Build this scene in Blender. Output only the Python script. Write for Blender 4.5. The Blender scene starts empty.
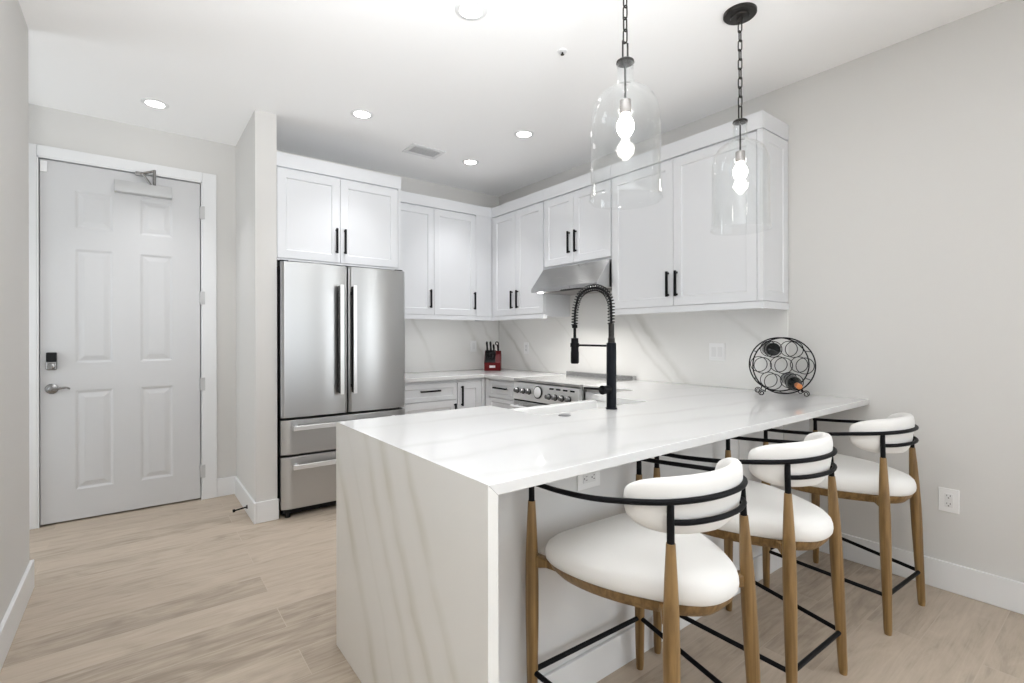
import bpy, bmesh, math, random
from mathutils import Vector, Matrix
random.seed(7)
sc = bpy.context.scene
COL = sc.collection
PI = math.pi

# ------------------------------------------------------------ camera
cam_d = bpy.data.cameras.new('camera')
cam = bpy.data.objects.new('camera', cam_d); COL.objects.link(cam)
cam_d.sensor_width = 36.0
cam_d.lens = 491.82 / 1024 * 36.0
cam_d.shift_y = -(341.5 - 336.59) / 1024
cam_d.clip_start = 0.02
CAM_YAW = math.radians(37.511)
cam.matrix_world = (Matrix.Translation((0, 0, 1.2633)) @ Matrix.Rotation(-CAM_YAW, 4, 'Z')
                    @ Matrix.Rotation(PI / 2, 4, 'X') @ Matrix.Rotation(-0.0023, 4, 'Z'))
sc.camera = cam

# ------------------------------------------------------------ sky, daylight, exposure
world = bpy.data.worlds.new('sky'); sc.world = world
world.use_nodes = True
bg = world.node_tree.nodes['Background']
bg.inputs[0].default_value = (0.86, 0.93, 1.0, 1)
bg.inputs[1].default_value = 1.0
sc.view_settings.view_transform = 'Standard'
sc.view_settings.look = 'None'
sc.view_settings.gamma = 1.0
sc.view_settings.use_curve_mapping = False
sc.view_settings.exposure = 0.27
sc.cycles.use_denoising = True
sc.cycles.max_bounces = 14
sc.cycles.diffuse_bounces = 10
sc.cycles.transparent_max_bounces = 24
sc.cycles.sample_clamp_indirect = 6.0
sc.cycles.caustics_reflective = False
sc.cycles.caustics_refractive = False

def area_light(name, loc, rot, sx, sy, power, color, spread=PI, shape='RECTANGLE'):
    d = bpy.data.lights.new(name, 'AREA'); d.shape = shape
    d.size = sx
    if shape == 'RECTANGLE': d.size_y = sy
    d.energy = power; d.color = color; d.spread = spread
    o = bpy.data.objects.new(name, d); COL.objects.link(o)
    o.location = loc; o.rotation_euler = rot
    return o
# daylight coming through the wide glass door and the side window of the living room behind the camera
area_light('daylight_rear', (1.4, -3.72, 1.25), (PI / 2, 0, 0), 3.0, 2.3, 17, (0.93, 0.97, 1.0))
area_light('daylight_side', (3.42, -2.0, 1.45), (PI / 2, 0, PI / 2), 2.2, 1.7, 54, (0.93, 0.97, 1.0))
area_light('daylight_foyer', (-1.66, 4.0, 1.35), (PI / 2, 0, -PI / 2), .7, 1.8, 9, (.90, .96, 1.0))
# two added uplights behind the camera, standing in for a flash, brighten the ceiling
area_light('ceiling_fill', (.30, -.10, 1.55), Vector((.10, .30, 1)).to_track_quat('-Z', 'Y').to_euler(), .5, .5, 34, (.95, .975, 1.0), math.radians(112))
area_light('ceiling_fill', (-.05, -1.25, 1.10), Vector((.50, 2.4, 1.50)).to_track_quat('-Z', 'Y').to_euler(), .4, .4, 17, (.95, .975, 1.0), math.radians(72))
DOWNLIGHT_W = 2.3
BULB_W = 4.0

# ------------------------------------------------------------ materials
def new_mat(name):
    m = bpy.data.materials.new(name); m.use_nodes = True
    nt = m.node_tree
    return m, nt, nt.nodes['Principled BSDF']

def N(nt, t, **kw):
    n = nt.nodes.new(t)
    for k, v in kw.items(): setattr(n, k, v)
    return n

def L(nt, a, b): nt.links.new(a, b)

def plain(name, col, rough=0.5, metal=0.0, bump=0.0, bscale=200, vary=0.0, spec=0.5):
    m, nt, p = new_mat(name)
    p.inputs['Base Color'].default_value = (*col, 1)
    p.inputs['Roughness'].default_value = rough
    p.inputs['Metallic'].default_value = metal
    p.inputs['Specular IOR Level'].default_value = spec
    tc = N(nt, 'ShaderNodeTexCoord')
    nz = N(nt, 'ShaderNodeTexNoise'); nz.inputs['Scale'].default_value = bscale
    L(nt, tc.outputs['Object'], nz.inputs['Vector'])
    if bump:
        b = N(nt, 'ShaderNodeBump'); b.inputs['Strength'].default_value = bump; b.inputs['Distance'].default_value = 0.002
        L(nt, nz.outputs['Fac'], b.inputs['Height']); L(nt, b.outputs['Normal'], p.inputs['Normal'])
    if vary:
        n2 = N(nt, 'ShaderNodeTexNoise'); n2.inputs['Scale'].default_value = 2.5
        L(nt, tc.outputs['Object'], n2.inputs['Vector'])
        r = N(nt, 'ShaderNodeValToRGB')
        r.color_ramp.elements[0].position = .3; r.color_ramp.elements[1].position = .7
        r.color_ramp.elements[0].color = (*[c * (1 - vary) for c in col], 1)
        r.color_ramp.elements[1].color = (*[min(1, c * (1 + vary)) for c in col], 1)
        L(nt, n2.outputs['Fac'], r.inputs['Fac']); L(nt, r.outputs['Color'], p.inputs['Base Color'])
    return m

def steel(name, col=(.62, .62, .61), rough=.28, axis=2, aniso=0.0):
    m, nt, p = new_mat(name)
    p.inputs['Metallic'].default_value = 1
    p.inputs['Base Color'].default_value = (*col, 1)
    tc = N(nt, 'ShaderNodeTexCoord'); mp = N(nt, 'ShaderNodeMapping')
    s = [260, 260, 260]; s[axis] = 3
    mp.inputs['Scale'].default_value = s
    nz = N(nt, 'ShaderNodeTexNoise'); nz.inputs['Scale'].default_value = 1.0; nz.inputs['Detail'].default_value = 2
    L(nt, tc.outputs['Object'], mp.inputs['Vector']); L(nt, mp.outputs['Vector'], nz.inputs['Vector'])
    mr = N(nt, 'ShaderNodeMapRange')
    mr.inputs['To Min'].default_value = rough - .025; mr.inputs['To Max'].default_value = rough + .03
    p.inputs['Anisotropic'].default_value = aniso
    if aniso:
        p.inputs['Anisotropic Rotation'].default_value = .25
        tg = N(nt, 'ShaderNodeTangent', direction_type='RADIAL', axis='Z'); L(nt, tg.outputs[0], p.inputs['Tangent'])
    L(nt, nz.outputs['Fac'], mr.inputs['Value']); L(nt, mr.outputs['Result'], p.inputs['Roughness'])
    return m

def wood_leg(name, dark, light):
    m, nt, p = new_mat(name)
    tc = N(nt, 'ShaderNodeTexCoord'); mp = N(nt, 'ShaderNodeMapping')
    mp.inputs['Scale'].default_value = (55, 55, 2.2)
    nz = N(nt, 'ShaderNodeTexNoise'); nz.inputs['Scale'].default_value = 1.0; nz.inputs['Detail'].default_value = 5
    nz.inputs['Distortion'].default_value = .6
    L(nt, tc.outputs['Object'], mp.inputs['Vector']); L(nt, mp.outputs['Vector'], nz.inputs['Vector'])
    r = N(nt, 'ShaderNodeValToRGB')
    r.color_ramp.elements[0].position = .32; r.color_ramp.elements[0].color = (*dark, 1)
    r.color_ramp.elements[1].position = .68; r.color_ramp.elements[1].color = (*light, 1)
    L(nt, nz.outputs['Fac'], r.inputs['Fac']); L(nt, r.outputs['Color'], p.inputs['Base Color'])
    p.inputs['Roughness'].default_value = .42
    return m

def marble(name, nvec, lines, s0, s1, amp=.10, freq=2.2, base=(.80, .80, .785), vein=(.56, .54, .48), rough=.12, cloud=.04):
    """veins run where dot(P, nvec) + noise meets a listed value"""
    m, nt, p = new_mat(name)
    tc = N(nt, 'ShaderNodeNewGeometry')
    dot = N(nt, 'ShaderNodeVectorMath', operation='DOT_PRODUCT'); dot.inputs[1].default_value = nvec
    L(nt, tc.outputs['Position'], dot.inputs[0])
    nz = N(nt, 'ShaderNodeTexNoise'); nz.inputs['Scale'].default_value = freq; nz.inputs['Detail'].default_value = 6
    nz.inputs['Roughness'].default_value = .55
    L(nt, tc.outputs['Position'], nz.inputs['Vector'])
    ma = N(nt, 'ShaderNodeMath', operation='MULTIPLY_ADD')
    ma.inputs[1].default_value = amp; L(nt, nz.outputs['Fac'], ma.inputs[0])
    ad = N(nt, 'ShaderNodeMath', operation='SUBTRACT'); ad.inputs[1].default_value = amp * .5
    L(nt, dot.outputs['Value'], ad.inputs[0]); L(nt, ad.outputs[0], ma.inputs[2])
    mr = N(nt, 'ShaderNodeMapRange'); mr.inputs['From Min'].default_value = s0; mr.inputs['From Max'].default_value = s1
    L(nt, ma.outputs[0], mr.inputs['Value'])
    ramp = N(nt, 'ShaderNodeValToRGB'); cr = ramp.color_ramp
    stops = []
    for pos, w, k in sorted(lines):
        c = (pos - s0) / (s1 - s0); hw = w / (s1 - s0)
        stops += [(c - hw, 0), (c - hw * .25, k * .75), (c + hw * .15, k), (c + hw * .45, k * .35), (c + hw * 1.3, 0)]
    stops = [(max(0, min(1, a)), b) for a, b in stops][:31]
    cr.elements[0].position = 0; cr.elements[0].color = (0, 0, 0, 1)
    cr.elements[1].position = 1; cr.elements[1].color = (0, 0, 0, 1)
    for a, b in stops:
        e = cr.elements.new(a); e.color = (b, b, b, 1)
    L(nt, mr.outputs['Result'], ramp.inputs['Fac'])
    n2 = N(nt, 'ShaderNodeTexNoise'); n2.inputs['Scale'].default_value = 3.1; n2.inputs['Detail'].default_value = 3
    L(nt, tc.outputs['Position'], n2.inputs['Vector'])
    mod = N(nt, 'ShaderNodeMapRange'); mod.inputs['From Min'].default_value = .35; mod.inputs['From Max'].default_value = .6
    mod.inputs['To Min'].default_value = .35
    L(nt, n2.outputs['Fac'], mod.inputs['Value'])
    mu = N(nt, 'ShaderNodeMath', operation='MULTIPLY'); L(nt, ramp.outputs['Color'], mu.inputs[0]); L(nt, mod.outputs['Result'], mu.inputs[1])
    n3 = N(nt, 'ShaderNodeTexNoise'); n3.inputs['Scale'].default_value = 1.3; n3.inputs['Detail'].default_value = 4
    L(nt, tc.outputs['Position'], n3.inputs['Vector'])
    cl = N(nt, 'ShaderNodeMath', operation='MULTIPLY_ADD'); cl.inputs[1].default_value = cloud * 2; L(nt, n3.outputs['Fac'], cl.inputs[0])
    L(nt, mu.outputs[0], cl.inputs[2])
    mix = N(nt, 'ShaderNodeMix', data_type='RGBA'); mix.inputs['A'].default_value = (*base, 1); mix.inputs['B'].default_value = (*vein, 1)
    L(nt, cl.outputs[0], mix.inputs['Factor']); L(nt, mix.outputs['Result'], p.inputs['Base Color'])
    p.inputs['Roughness'].default_value = rough
    return m

def floor_mat():
    m, nt, p = new_mat('oak_plank_floor')
    tc = N(nt, 'ShaderNodeNewGeometry'); mp = N(nt, 'ShaderNodeMapping')
    mp.inputs['Location'].default_value = (0.42, -2.11 + 19 * .19, 0)
    L(nt, tc.outputs['Position'], mp.inputs['Vector'])
    def bricks(c1, c2, cm, mortar):
        b = N(nt, 'ShaderNodeTexBrick')
        b.offset = .37; b.offset_frequency = 2; b.squash = 1
        b.inputs['Color1'].default_value = c1; b.inputs['Color2'].default_value = c2; b.inputs['Mortar'].default_value = cm
        b.inputs['Scale'].default_value = 1; b.inputs['Mortar Size'].default_value = mortar; b.inputs['Mortar Smooth'].default_value = .1
        b.inputs['Bias'].default_value = 0; b.inputs['Brick Width'].default_value = 1.5; b.inputs['Row Height'].default_value = .19
        L(nt, mp.outputs['Vector'], b.inputs['Vector']); return b
    rnd = bricks((0, 0, 0, 1), (1, 1, 1, 1), (.5, .5, .5, 1), 0)
    seam = bricks((1, 1, 1, 1), (1, 1, 1, 1), (0, 0, 0, 1), .0016)
    # grain: noise stretched along the planks, shifted plank by plank
    sh = N(nt, 'ShaderNodeVectorMath', operation='MULTIPLY_ADD')
    sh.inputs[1].default_value = (7, 3, 5)
    L(nt, rnd.outputs['Color'], sh.inputs[0]); L(nt, tc.outputs['Position'], sh.inputs[2])
    m2 = N(nt, 'ShaderNodeMapping'); m2.inputs['Scale'].default_value = (1.6, 24, 1)
    L(nt, sh.outputs[0], m2.inputs['Vector'])
    g = N(nt, 'ShaderNodeTexNoise'); g.inputs['Scale'].default_value = 1.6; g.inputs['Detail'].default_value = 12
    g.inputs['Roughness'].default_value = .70; g.inputs['Distortion'].default_value = 1.1
    L(nt, m2.outputs[0], g.inputs['Vector'])
    m3 = N(nt, 'ShaderNodeMapping'); m3.inputs['Scale'].default_value = (2.2, 7, 1)
    L(nt, sh.outputs[0], m3.inputs['Vector'])
    w = N(nt, 'ShaderNodeTexNoise'); w.inputs['Scale'].default_value = 1.1; w.inputs['Detail'].default_value = 5; w.inputs['Distortion'].default_value = 2.2
    L(nt, m3.outputs[0], w.inputs['Vector'])
    r = N(nt, 'ShaderNodeValToRGB'); e = r.color_ramp.elements
    e[0].position = .30; e[0].color = (.275, .223, .172, 1)
    e[1].position = .66; e[1].color = (.495, .415, .332, 1)
    x = e.new(.48); x.color = (.418, .347, .274, 1)
    ad = N(nt, 'ShaderNodeMath', operation='MULTIPLY_ADD'); ad.inputs[1].default_value = .20
    L(nt, rnd.outputs['Color'], ad.inputs[0])
    mm = N(nt, 'ShaderNodeMath', operation='MULTIPLY_ADD'); mm.inputs[1].default_value = .55; mm.inputs[2].default_value = -.095
    L(nt, g.outputs['Fac'], mm.inputs[0])
    m4 = N(nt, 'ShaderNodeMath', operation='MULTIPLY_ADD'); m4.inputs[1].default_value = .42
    L(nt, w.outputs['Fac'], m4.inputs[0]); L(nt, mm.outputs[0], m4.inputs[2])
    L(nt, m4.outputs[0], ad.inputs[2]); L(nt, ad.outputs[0], r.inputs['Fac'])
    mx = N(nt, 'ShaderNodeMix', data_type='RGBA'); mx.inputs['A'].default_value = (.47, .395, .318, 1)  # pale seam colour paints in the highlights along the plank bevels
    L(nt, seam.outputs['Color'], mx.inputs['Factor']); L(nt, r.outputs['Color'], mx.inputs['B'])
    L(nt, mx.outputs['Result'], p.inputs['Base Color'])
    p.inputs['Roughness'].default_value = .48
    b = N(nt, 'ShaderNodeBump'); b.inputs['Strength'].default_value = .15; b.inputs['Distance'].default_value = .002
    L(nt, g.outputs['Fac'], b.inputs['Height']); L(nt, b.outputs['Normal'], p.inputs['Normal'])
    return m

def thin_glass(name):
    m, nt, p = new_mat(name)
    nt.nodes.remove(p)
    out = nt.nodes['Material Output']
    tr = N(nt, 'ShaderNodeBsdfTransparent'); tr.inputs[0].default_value = (.975, .98, .98, 1)
    gl = N(nt, 'ShaderNodeBsdfGlossy'); gl.inputs['Roughness'].default_value = .03; gl.inputs[0].default_value = (1, 1, 1, 1)
    lw = N(nt, 'ShaderNodeLayerWeight'); lw.inputs['Blend'].default_value = .5
    pw = N(nt, 'ShaderNodeMath', operation='POWER'); pw.inputs[1].default_value = 3.0
    L(nt, lw.outputs['Facing'], pw.inputs[0])
    ma = N(nt, 'ShaderNodeMath', operation='MULTIPLY_ADD'); ma.inputs[1].default_value = .7; ma.inputs[2].default_value = .02
    L(nt, pw.outputs[0], ma.inputs[0])
    mx = N(nt, 'ShaderNodeMixShader')
    L(nt, ma.outputs[0], mx.inputs[0]); L(nt, tr.outputs[0], mx.inputs[1]); L(nt, gl.outputs[0], mx.inputs[2])
    L(nt, mx.outputs[0], out.inputs['Surface'])
    return m

def emit(name, col, strength):
    m, nt, p = new_mat(name)
    p.inputs['Base Color'].default_value = (1, 1, 1, 1)
    p.inputs['Emission Color'].default_value = (*col, 1)
    p.inputs['Emission Strength'].default_value = strength
    return m

M = {}
M['wall'] = plain('greige_wall_paint', (.650, .640, .622), .85, bump=.05, bscale=350)
M['ceiling'] = plain('white_ceiling_paint', (.93, .93, .93), .9, bump=.05, bscale=300)
M['trim'] = plain('white_trim_paint', (.765, .77, .775), .38)
M['door'] = plain('white_door_paint', (.59, .59, .595), .4)
M['cabinet'] = plain('white_cabinet_lacquer', (.71, .72, .74), .35)
M['panel'] = plain('white_panel_paint', (.68, .678, .675), .45)
M['gap'] = plain('dark_recess', (.03, .03, .03), .8)
M['floor'] = floor_mat()
M['counter'] = marble('white_quartz_counter', (.12, 1, 0), [(1.12, .03, .22), (1.36, .05, .26), (1.58, .03, .25), (1.93, .04, .22), (2.3, .03, .2), (2.75, .04, .2)],
                      .8, 4.6, amp=.35, freq=1.1, base=(.715, .715, .712), vein=(.47, .46, .44), rough=.08, cloud=.05)
M['waterfall'] = marble('veined_quartz_waterfall', (0, 1, -.53), [(1.61, .055, .40), (1.25, .045, .32), (1.10, .055, .42), (.90, .045, .30), (1.42, .02, .12)],
                        .2, 2.2, amp=.16, freq=1.9, base=(.79, .785, .765), vein=(.46, .44, .34), rough=.16, cloud=.05)
M['splash_back'] = marble('veined_quartz_backsplash', (1, 0, .5), [(2.86, .035, .34), (3.46, .05, .45), (3.66, .03, .25), (2.5, .02, .15)], 2.0, 4.2, amp=.28, freq=2.0,
                          base=(.86, .855, .84), vein=(.46, .45, .40), rough=.2, cloud=.13)
M['splash_side'] = marble('veined_quartz_side_backsplash', (0, 1, -1.0), [(2.92, .06, .5), (2.66, .03, .28), (1.12, .07, .45), (1.26, .03, .28), (.32, .035, .25), (2.0, .02, .15)], 0, 3.6, amp=.28, freq=1.8,
                          base=(.86, .855, .84), vein=(.46, .45, .40), rough=.2, cloud=.13)
M['steel'] = steel('brushed_stainless_steel', (.51, .51, .507), .30, axis=0, aniso=.75)
M['steel_h'] = steel('brushed_stainless_horizontal', (.52, .52, .517), .26, axis=1, aniso=.7)
M['steel_light'] = plain('bright_stainless_bar', (.80, .80, .80), .3, .5)
M['nickel'] = plain('satin_nickel', (.30, .295, .29), .25, 1)
M['silver_paint'] = plain('silver_grey_paint', (.50, .50, .50), .4)
M['black'] = plain('matte_black_metal', (.008, .008, .009), .45, spec=.08)
M['black_glossy'] = plain('black_enamel', (.006, .007, .010), .3, spec=.12)
M['dark'] = plain('black_plastic', (.010, .010, .011), .45, spec=.2)
M['button_grey'] = plain('dark_grey_button', (.16, .16, .165), .35)
M['steel_panel'] = steel('light_brushed_panel', (.93, .93, .92), .36, axis=1)
M['knob_grey'] = plain('dark_steel_knob', (.22, .22, .22), .3, .8)
M['rubber'] = plain('dark_rubber', (.03, .03, .03), .8)
M['glass_top'] = plain('grey_glass_cooktop', (.50, .50, .49), .16, .6)
M['fireclay'] = plain('white_fireclay', (.82, .82, .81), .15)
M['plastic'] = plain('white_switch_plastic', (.84, .84, .84), .3)
M['plastic_in'] = plain('white_receptacle_plastic', (.76, .76, .76), .3)
M['fabric'] = plain('cream_upholstery', (.77, .758, .735), .75, bump=.25, bscale=700)
M['wood'] = wood_leg('golden_brown_wood', (.130, .070, .020), (.285, .172, .064))
M['red'] = plain('dark_red_lacquer', (.11, .004, .006), .4, spec=.2)
M['white_label'] = plain('white_label', (.8, .78, .78), .5)
M['bottle'] = plain('dark_bottle_glass', (.005, .006, .006), .12, spec=.25)
M['copper'] = plain('orange_copper_foil', (.62, .22, .07), .35, .35)
M['bronze'] = plain('blackened_bronze', (.035, .032, .03), .35, .7)
M['socket'] = plain('grey_metal_socket', (.30, .28, .27), .35, .8)
M['glass'] = thin_glass('clear_glass')
M['bulb'] = emit('glowing_bulb', (1, .95, .87), 20)
M['lens'] = emit('lit_diffuser', (1, .985, .96), 14)
M['hood_lamp'] = emit('lit_hood_lamp', (1, .98, .95), 8)
M['vent_dark'] = plain('vent_interior', (.60, .60, .60), .8)

# ------------------------------------------------------------ mesh helpers
def bx(bm, x0, x1, y0, y1, z0, z1):
    v = [bm.verts.new(c) for c in ((x0, y0, z0), (x1, y0, z0), (x1, y1, z0), (x0, y1, z0), (x0, y0, z1), (x1, y0, z1), (x1, y1, z1), (x0, y1, z1))]
    for f in ((3, 2, 1, 0), (4, 5, 6, 7), (0, 1, 5, 4), (1, 2, 6, 5), (2, 3, 7, 6), (3, 0, 4, 7)):
        bm.faces.new([v[i] for i in f])
    return v

def box(*a):
    bm = bmesh.new(); bx(bm, *a); return bm

def prism(bm, pts, z0, z1, mtx=None):
    lo = [bm.verts.new((p[0], p[1], z0)) for p in pts]; hi = [bm.verts.new((p[0], p[1], z1)) for p in pts]
    n = len(pts)
    bm.faces.new(list(reversed(lo))); bm.faces.new(hi)
    for i in range(n): bm.faces.new((lo[i], lo[(i + 1) % n], hi[(i + 1) % n], hi[i]))
    if mtx: bmesh.ops.transform(bm, matrix=mtx, verts=lo + hi)
    return lo + hi

def rings(bm, loops, cap=True, closed=False):
    R = [[bm.verts.new(p) for p in lp] for lp in loops]
    n = len(R[0]); m = len(R)
    for i in range(m if closed else m - 1):
        A, B = R[i], R[(i + 1) % m]
        for j in range(n): bm.faces.new((A[j], A[(j + 1) % n], B[(j + 1) % n], B[j]))
    if cap and not closed:
        bm.faces.new(list(reversed(R[0]))); bm.faces.new(R[-1])
    return R

def lathe(bm, prof, seg=24, mtx=None, cap=True):
    loops = []
    for r, z in prof:
        loops.append([Vector((max(r, 1e-4) * math.cos(2 * PI * k / seg), max(r, 1e-4) * math.sin(2 * PI * k / seg), z)) for k in range(seg)])
    if mtx: loops = [[mtx @ p for p in lp] for lp in loops]
    return rings(bm, loops, cap)

def axis_mtx(p, d):
    """z axis along d, origin p"""
    d = Vector(d).normalized()
    return Matrix.Translation(Vector(p)) @ d.to_track_quat('Z', 'Y').to_matrix().to_4x4()

def cyl(bm, p0, p1, r0, r1=None, seg=16):
    p0 = Vector(p0); p1 = Vector(p1); r1 = r0 if r1 is None else r1
    lathe(bm, [(r0, 0), (r1, (p1 - p0).length)], seg, axis_mtx(p0, p1 - p0))

def tube(bm, pts, r, seg=8, closed=False):
    pts = [Vector(p) for p in pts]; n = len(pts)
    T = []
    for i in range(n):
        if closed: t = pts[(i + 1) % n] - pts[i - 1]
        else: t = pts[min(i + 1, n - 1)] - pts[max(i - 1, 0)]
        T.append(t.normalized())
    nv = T[0].orthogonal().normalized(); loops = []
    for i in range(n):
        nv = (nv - T[i] * nv.dot(T[i])).normalized(); b = T[i].cross(nv)
        rr = r[i] if isinstance(r, (list, tuple)) else r
        loops.append([pts[i] + nv * rr * math.cos(2 * PI * k / seg) + b * rr * math.sin(2 * PI * k / seg) for k in range(seg)])
    if closed:
        # untwist: distribute closing mismatch
        rings(bm, loops, closed=True)
    else: rings(bm, loops)

def smooth_path(ctrl, k=8):
    c = [Vector(p) for p in ctrl]; out = []
    for i in range(len(c) - 1):
        p0 = c[max(i - 1, 0)]; p1 = c[i]; p2 = c[i + 1]; p3 = c[min(i + 2, len(c) - 1)]
        for j in range(k):
            t = j / k
            out.append(.5 * ((2 * p1) + (p2 - p0) * t + (2 * p0 - 5 * p1 + 4 * p2 - p3) * t * t + (3 * p1 - p0 - 3 * p2 + p3) * t ** 3))
    out.append(c[-1]); return out

def ring_path(c, r, ax1, ax2, n=40):
    c = Vector(c); ax1 = Vector(ax1); ax2 = Vector(ax2)
    return [c + ax1 * r * math.cos(2 * PI * k / n) + ax2 * r * math.sin(2 * PI * k / n) for k in range(n)]

def root_of(o):
    while o.parent: o = o.parent
    return o

def obj(name, bm, mat, parent=None, bevel=0.0, smooth=False, world=True, seg=2, angle=40):
    """one mesh object; geometry given in world coordinates is moved into its thing's frame"""
    bmesh.ops.recalc_face_normals(bm, faces=bm.faces)
    if parent is not None and world:
        bmesh.ops.translate(bm, verts=bm.verts, vec=-root_of(parent).location)
    me = bpy.data.meshes.new(name); bm.to_mesh(me); bm.free()
    me.materials.append(M[mat] if isinstance(mat, str) else mat)
    o = bpy.data.objects.new(name, me); COL.objects.link(o)
    if parent is not None: o.parent = parent
    if bevel:
        b = o.modifiers.new('bevel', 'BEVEL'); b.width = bevel; b.segments = seg; b.limit_method = 'ANGLE'; b.angle_limit = math.radians(angle)
        b.harden_normals = True
    if smooth or bevel:
        for f in me.polygons: f.use_smooth = True
        if not bevel or True:
            me.set_sharp_from_angle(angle=math.radians(38))
    return o

def thing(name, label, cat, loc=(0, 0, 0), group=None):
    o = bpy.data.objects.new(name, None); COL.objects.link(o); o.location = loc
    o.empty_display_size = .05
    return tag(o, label, cat, group)

def tag(o, label, cat, group=None):
    o['label'] = label; o['category'] = cat
    if group: o['group'] = group
    return o

def struct(name, bm, mat, parent=None, bevel=0.0):
    o = obj(name, bm, mat, parent, bevel)
    if parent is None: o['kind'] = 'structure'
    return o

def dup(root, loc, rotz=0.0, label=None):
    r = root.copy(); COL.objects.link(r); r.location = loc; r.rotation_euler = (0, 0, rotz)
    if label: r['label'] = label
    for ch in list(root.children):
        c = ch.copy(); COL.objects.link(c); c.parent = r
        for g in list(ch.children):
            d = g.copy(); COL.objects.link(d); d.parent = c
    return r

# a cabinet face: F = (axis, plane, outward sign); u runs along the face, d grows outward
def fpt(F, u, d, z):
    ax, pl, s = F
    return (u, pl + s * d, z) if ax == 'y' else (pl + s * d, u, z)

def fbox(bm, F, u0, u1, d0, d1, z0, z1):
    a = fpt(F, u0, d0, z0); b = fpt(F, u1, d1, z1)
    bx(bm, min(a[0], b[0]), max(a[0], b[0]), min(a[1], b[1]), max(a[1], b[1]), z0, z1)

def shaker(bm, F, u0, u1, z0, z1, d0=0.0, th=.02, w=.058, rec=.009, lip=.006):
    """door slab with a recessed flat centre panel"""
    d1 = d0 + th
    def lp(i, d): return [bm.verts.new(fpt(F, *q)) for q in ((u0 + i, d, z0 + i), (u1 - i, d, z0 + i), (u1 - i, d, z1 - i), (u0 + i, d, z1 - i))]
    bk = lp(0, d0); fr = lp(0, d1 - .0015); fr2 = lp(.0015, d1); inn = lp(w, d1); rc = lp(w + lip, d1 - rec)
    bm.faces.new(bk)
    for A, B in ((bk, fr), (fr, fr2), (fr2, inn), (inn, rc)):
        for j in range(4): bm.faces.new((A[j], A[(j + 1) % 4], B[(j + 1) % 4], B[j]))
    bm.faces.new(rc)

def bar_pull(F, u, z0, z1, d, along='z', r=.0066, stand=.03):
    """square bar handle with two posts; along z or along u (then u is a pair)"""
    bm = bmesh.new()
    if along == 'z':
        fbox(bm, F, u - r, u + r, d + stand - 2 * r, d + stand, z0, z1)
        for zz in (z0 + .012, z1 - .012): fbox(bm, F, u - r * .9, u + r * .9, d, d + stand - r, zz - r * .9, zz + r * .9)
    else:
        u0, u1 = u; z = z0
        fbox(bm, F, u0, u1, d + stand - 2 * r, d + stand, z - r, z + r)
        for uu in (u0 + .012, u1 - .012): fbox(bm, F, uu - r * .9, uu + r * .9, d, d + stand - r, z - r * .9, z + r * .9)
    return bm

# ------------------------------------------------------------ room shell
XW, YB, YD, ZC = 3.20, 4.40, 4.518, 2.81
XL, YL = -.420, 3.435              # left wall face and where it ends
PX0, PX1, PY = .652, .787, 3.71   # wing wall beside the fridge
struct('floor', box(-1.8, 3.5, -4.0, 4.8, -.06, 0), 'floor')
struct('ceiling', box(-1.8, 3.5, -4.0, 4.8, ZC, ZC + .1), 'ceiling')
# right wall with the side window of the living room behind the camera
bm = bmesh.new()
bx(bm, XW, XW + .15, -.8, 4.7, 0, ZC); bx(bm, XW, XW + .15, -4.0, -3.2, 0, ZC)
bx(bm, XW, XW + .15, -3.2, -.8, 0, .55); bx(bm, XW, XW + .15, -3.2, -.8, 2.35, ZC)
struct('wall_right', bm, 'wall')
struct('wall_back', box(PX1, XW, YB, YB + .3, 0, ZC), 'wall')
bm = bmesh.new()      # entry wall round the door opening
bx(bm, -1.8, -.512, YD, YD + .15, 0, ZC); bx(bm, .42, PX0 + .05, YD, YD + .15, 0, ZC); bx(bm, -.512, .42, YD, YD + .15, 2.472, ZC)
struct('wall_entry', bm, 'wall')
struct('wall_partition', box(PX0, PX1, PY, YD + .1, 0, ZC), 'wall')
struct('wall_left', box(XL - .13, XL, -4.0, YL, 0, ZC), 'wall')
bm = bmesh.new(); bx(bm, -1.8, -1.68, YL - .6, 3.6, 0, ZC); bx(bm, -1.8, -1.68, 4.4, YD, 0, ZC); bx(bm, -1.8, -1.68, 3.6, 4.4, 0, .4); bx(bm, -1.8, -1.68, 3.6, 4.4, 2.3, ZC)
struct('wall_foyer', bm, 'wall')
bm = bmesh.new(); bx(bm, -1.78, -1.73, 3.6, 3.65, .4, 2.3); bx(bm, -1.78, -1.73, 4.35, 4.4, .4, 2.3); bx(bm, -1.78, -1.73, 3.65, 4.35, .4, .45); bx(bm, -1.78, -1.73, 3.65, 4.35, 2.25, 2.3); bx(bm, -1.77, -1.74, 3.65, 4.35, 1.33, 1.37)
struct('window_3', bm, 'trim')
struct('wall_foyer_near', box(-1.8, XL - .13, YL - .15, YL, 0, ZC), 'wall')
bm = bmesh.new()      # rear wall with a wide glass door opening
bx(bm, XL, -.15, -3.7, -3.55, 0, ZC); bx(bm, 2.95, XW, -3.7, -3.55, 0, ZC); bx(bm, -.15, 2.95, -3.7, -3.55, 2.45, ZC)
struct('wall_rear', bm, 'wall')
w1 = bmesh.new()
for a, b in ((-.15, -.09), (1.37, 1.43), (2.89, 2.95)): bx(w1, a, b, -3.66, -3.6, 0.02, 2.45)
bx(w1, -.15, 2.95, -3.66, -3.6, 0, .06); bx(w1, -.15, 2.95, -3.66, -3.6, 2.39, 2.45)
struct('window_1', w1, 'trim')
w2 = bmesh.new()
for a, b in ((-3.2, -3.14), (-2.03, -1.97), (-.86, -.8)): bx(w2, XW + .05, XW + .1, a, b, .55, 2.35)
bx(w2, XW + .05, XW + .1, -3.2, -.8, .55, .61); bx(w2, XW + .05, XW + .1, -3.2, -.8, 2.29, 2.35)
struct('window_2', w2, 'trim')

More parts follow.
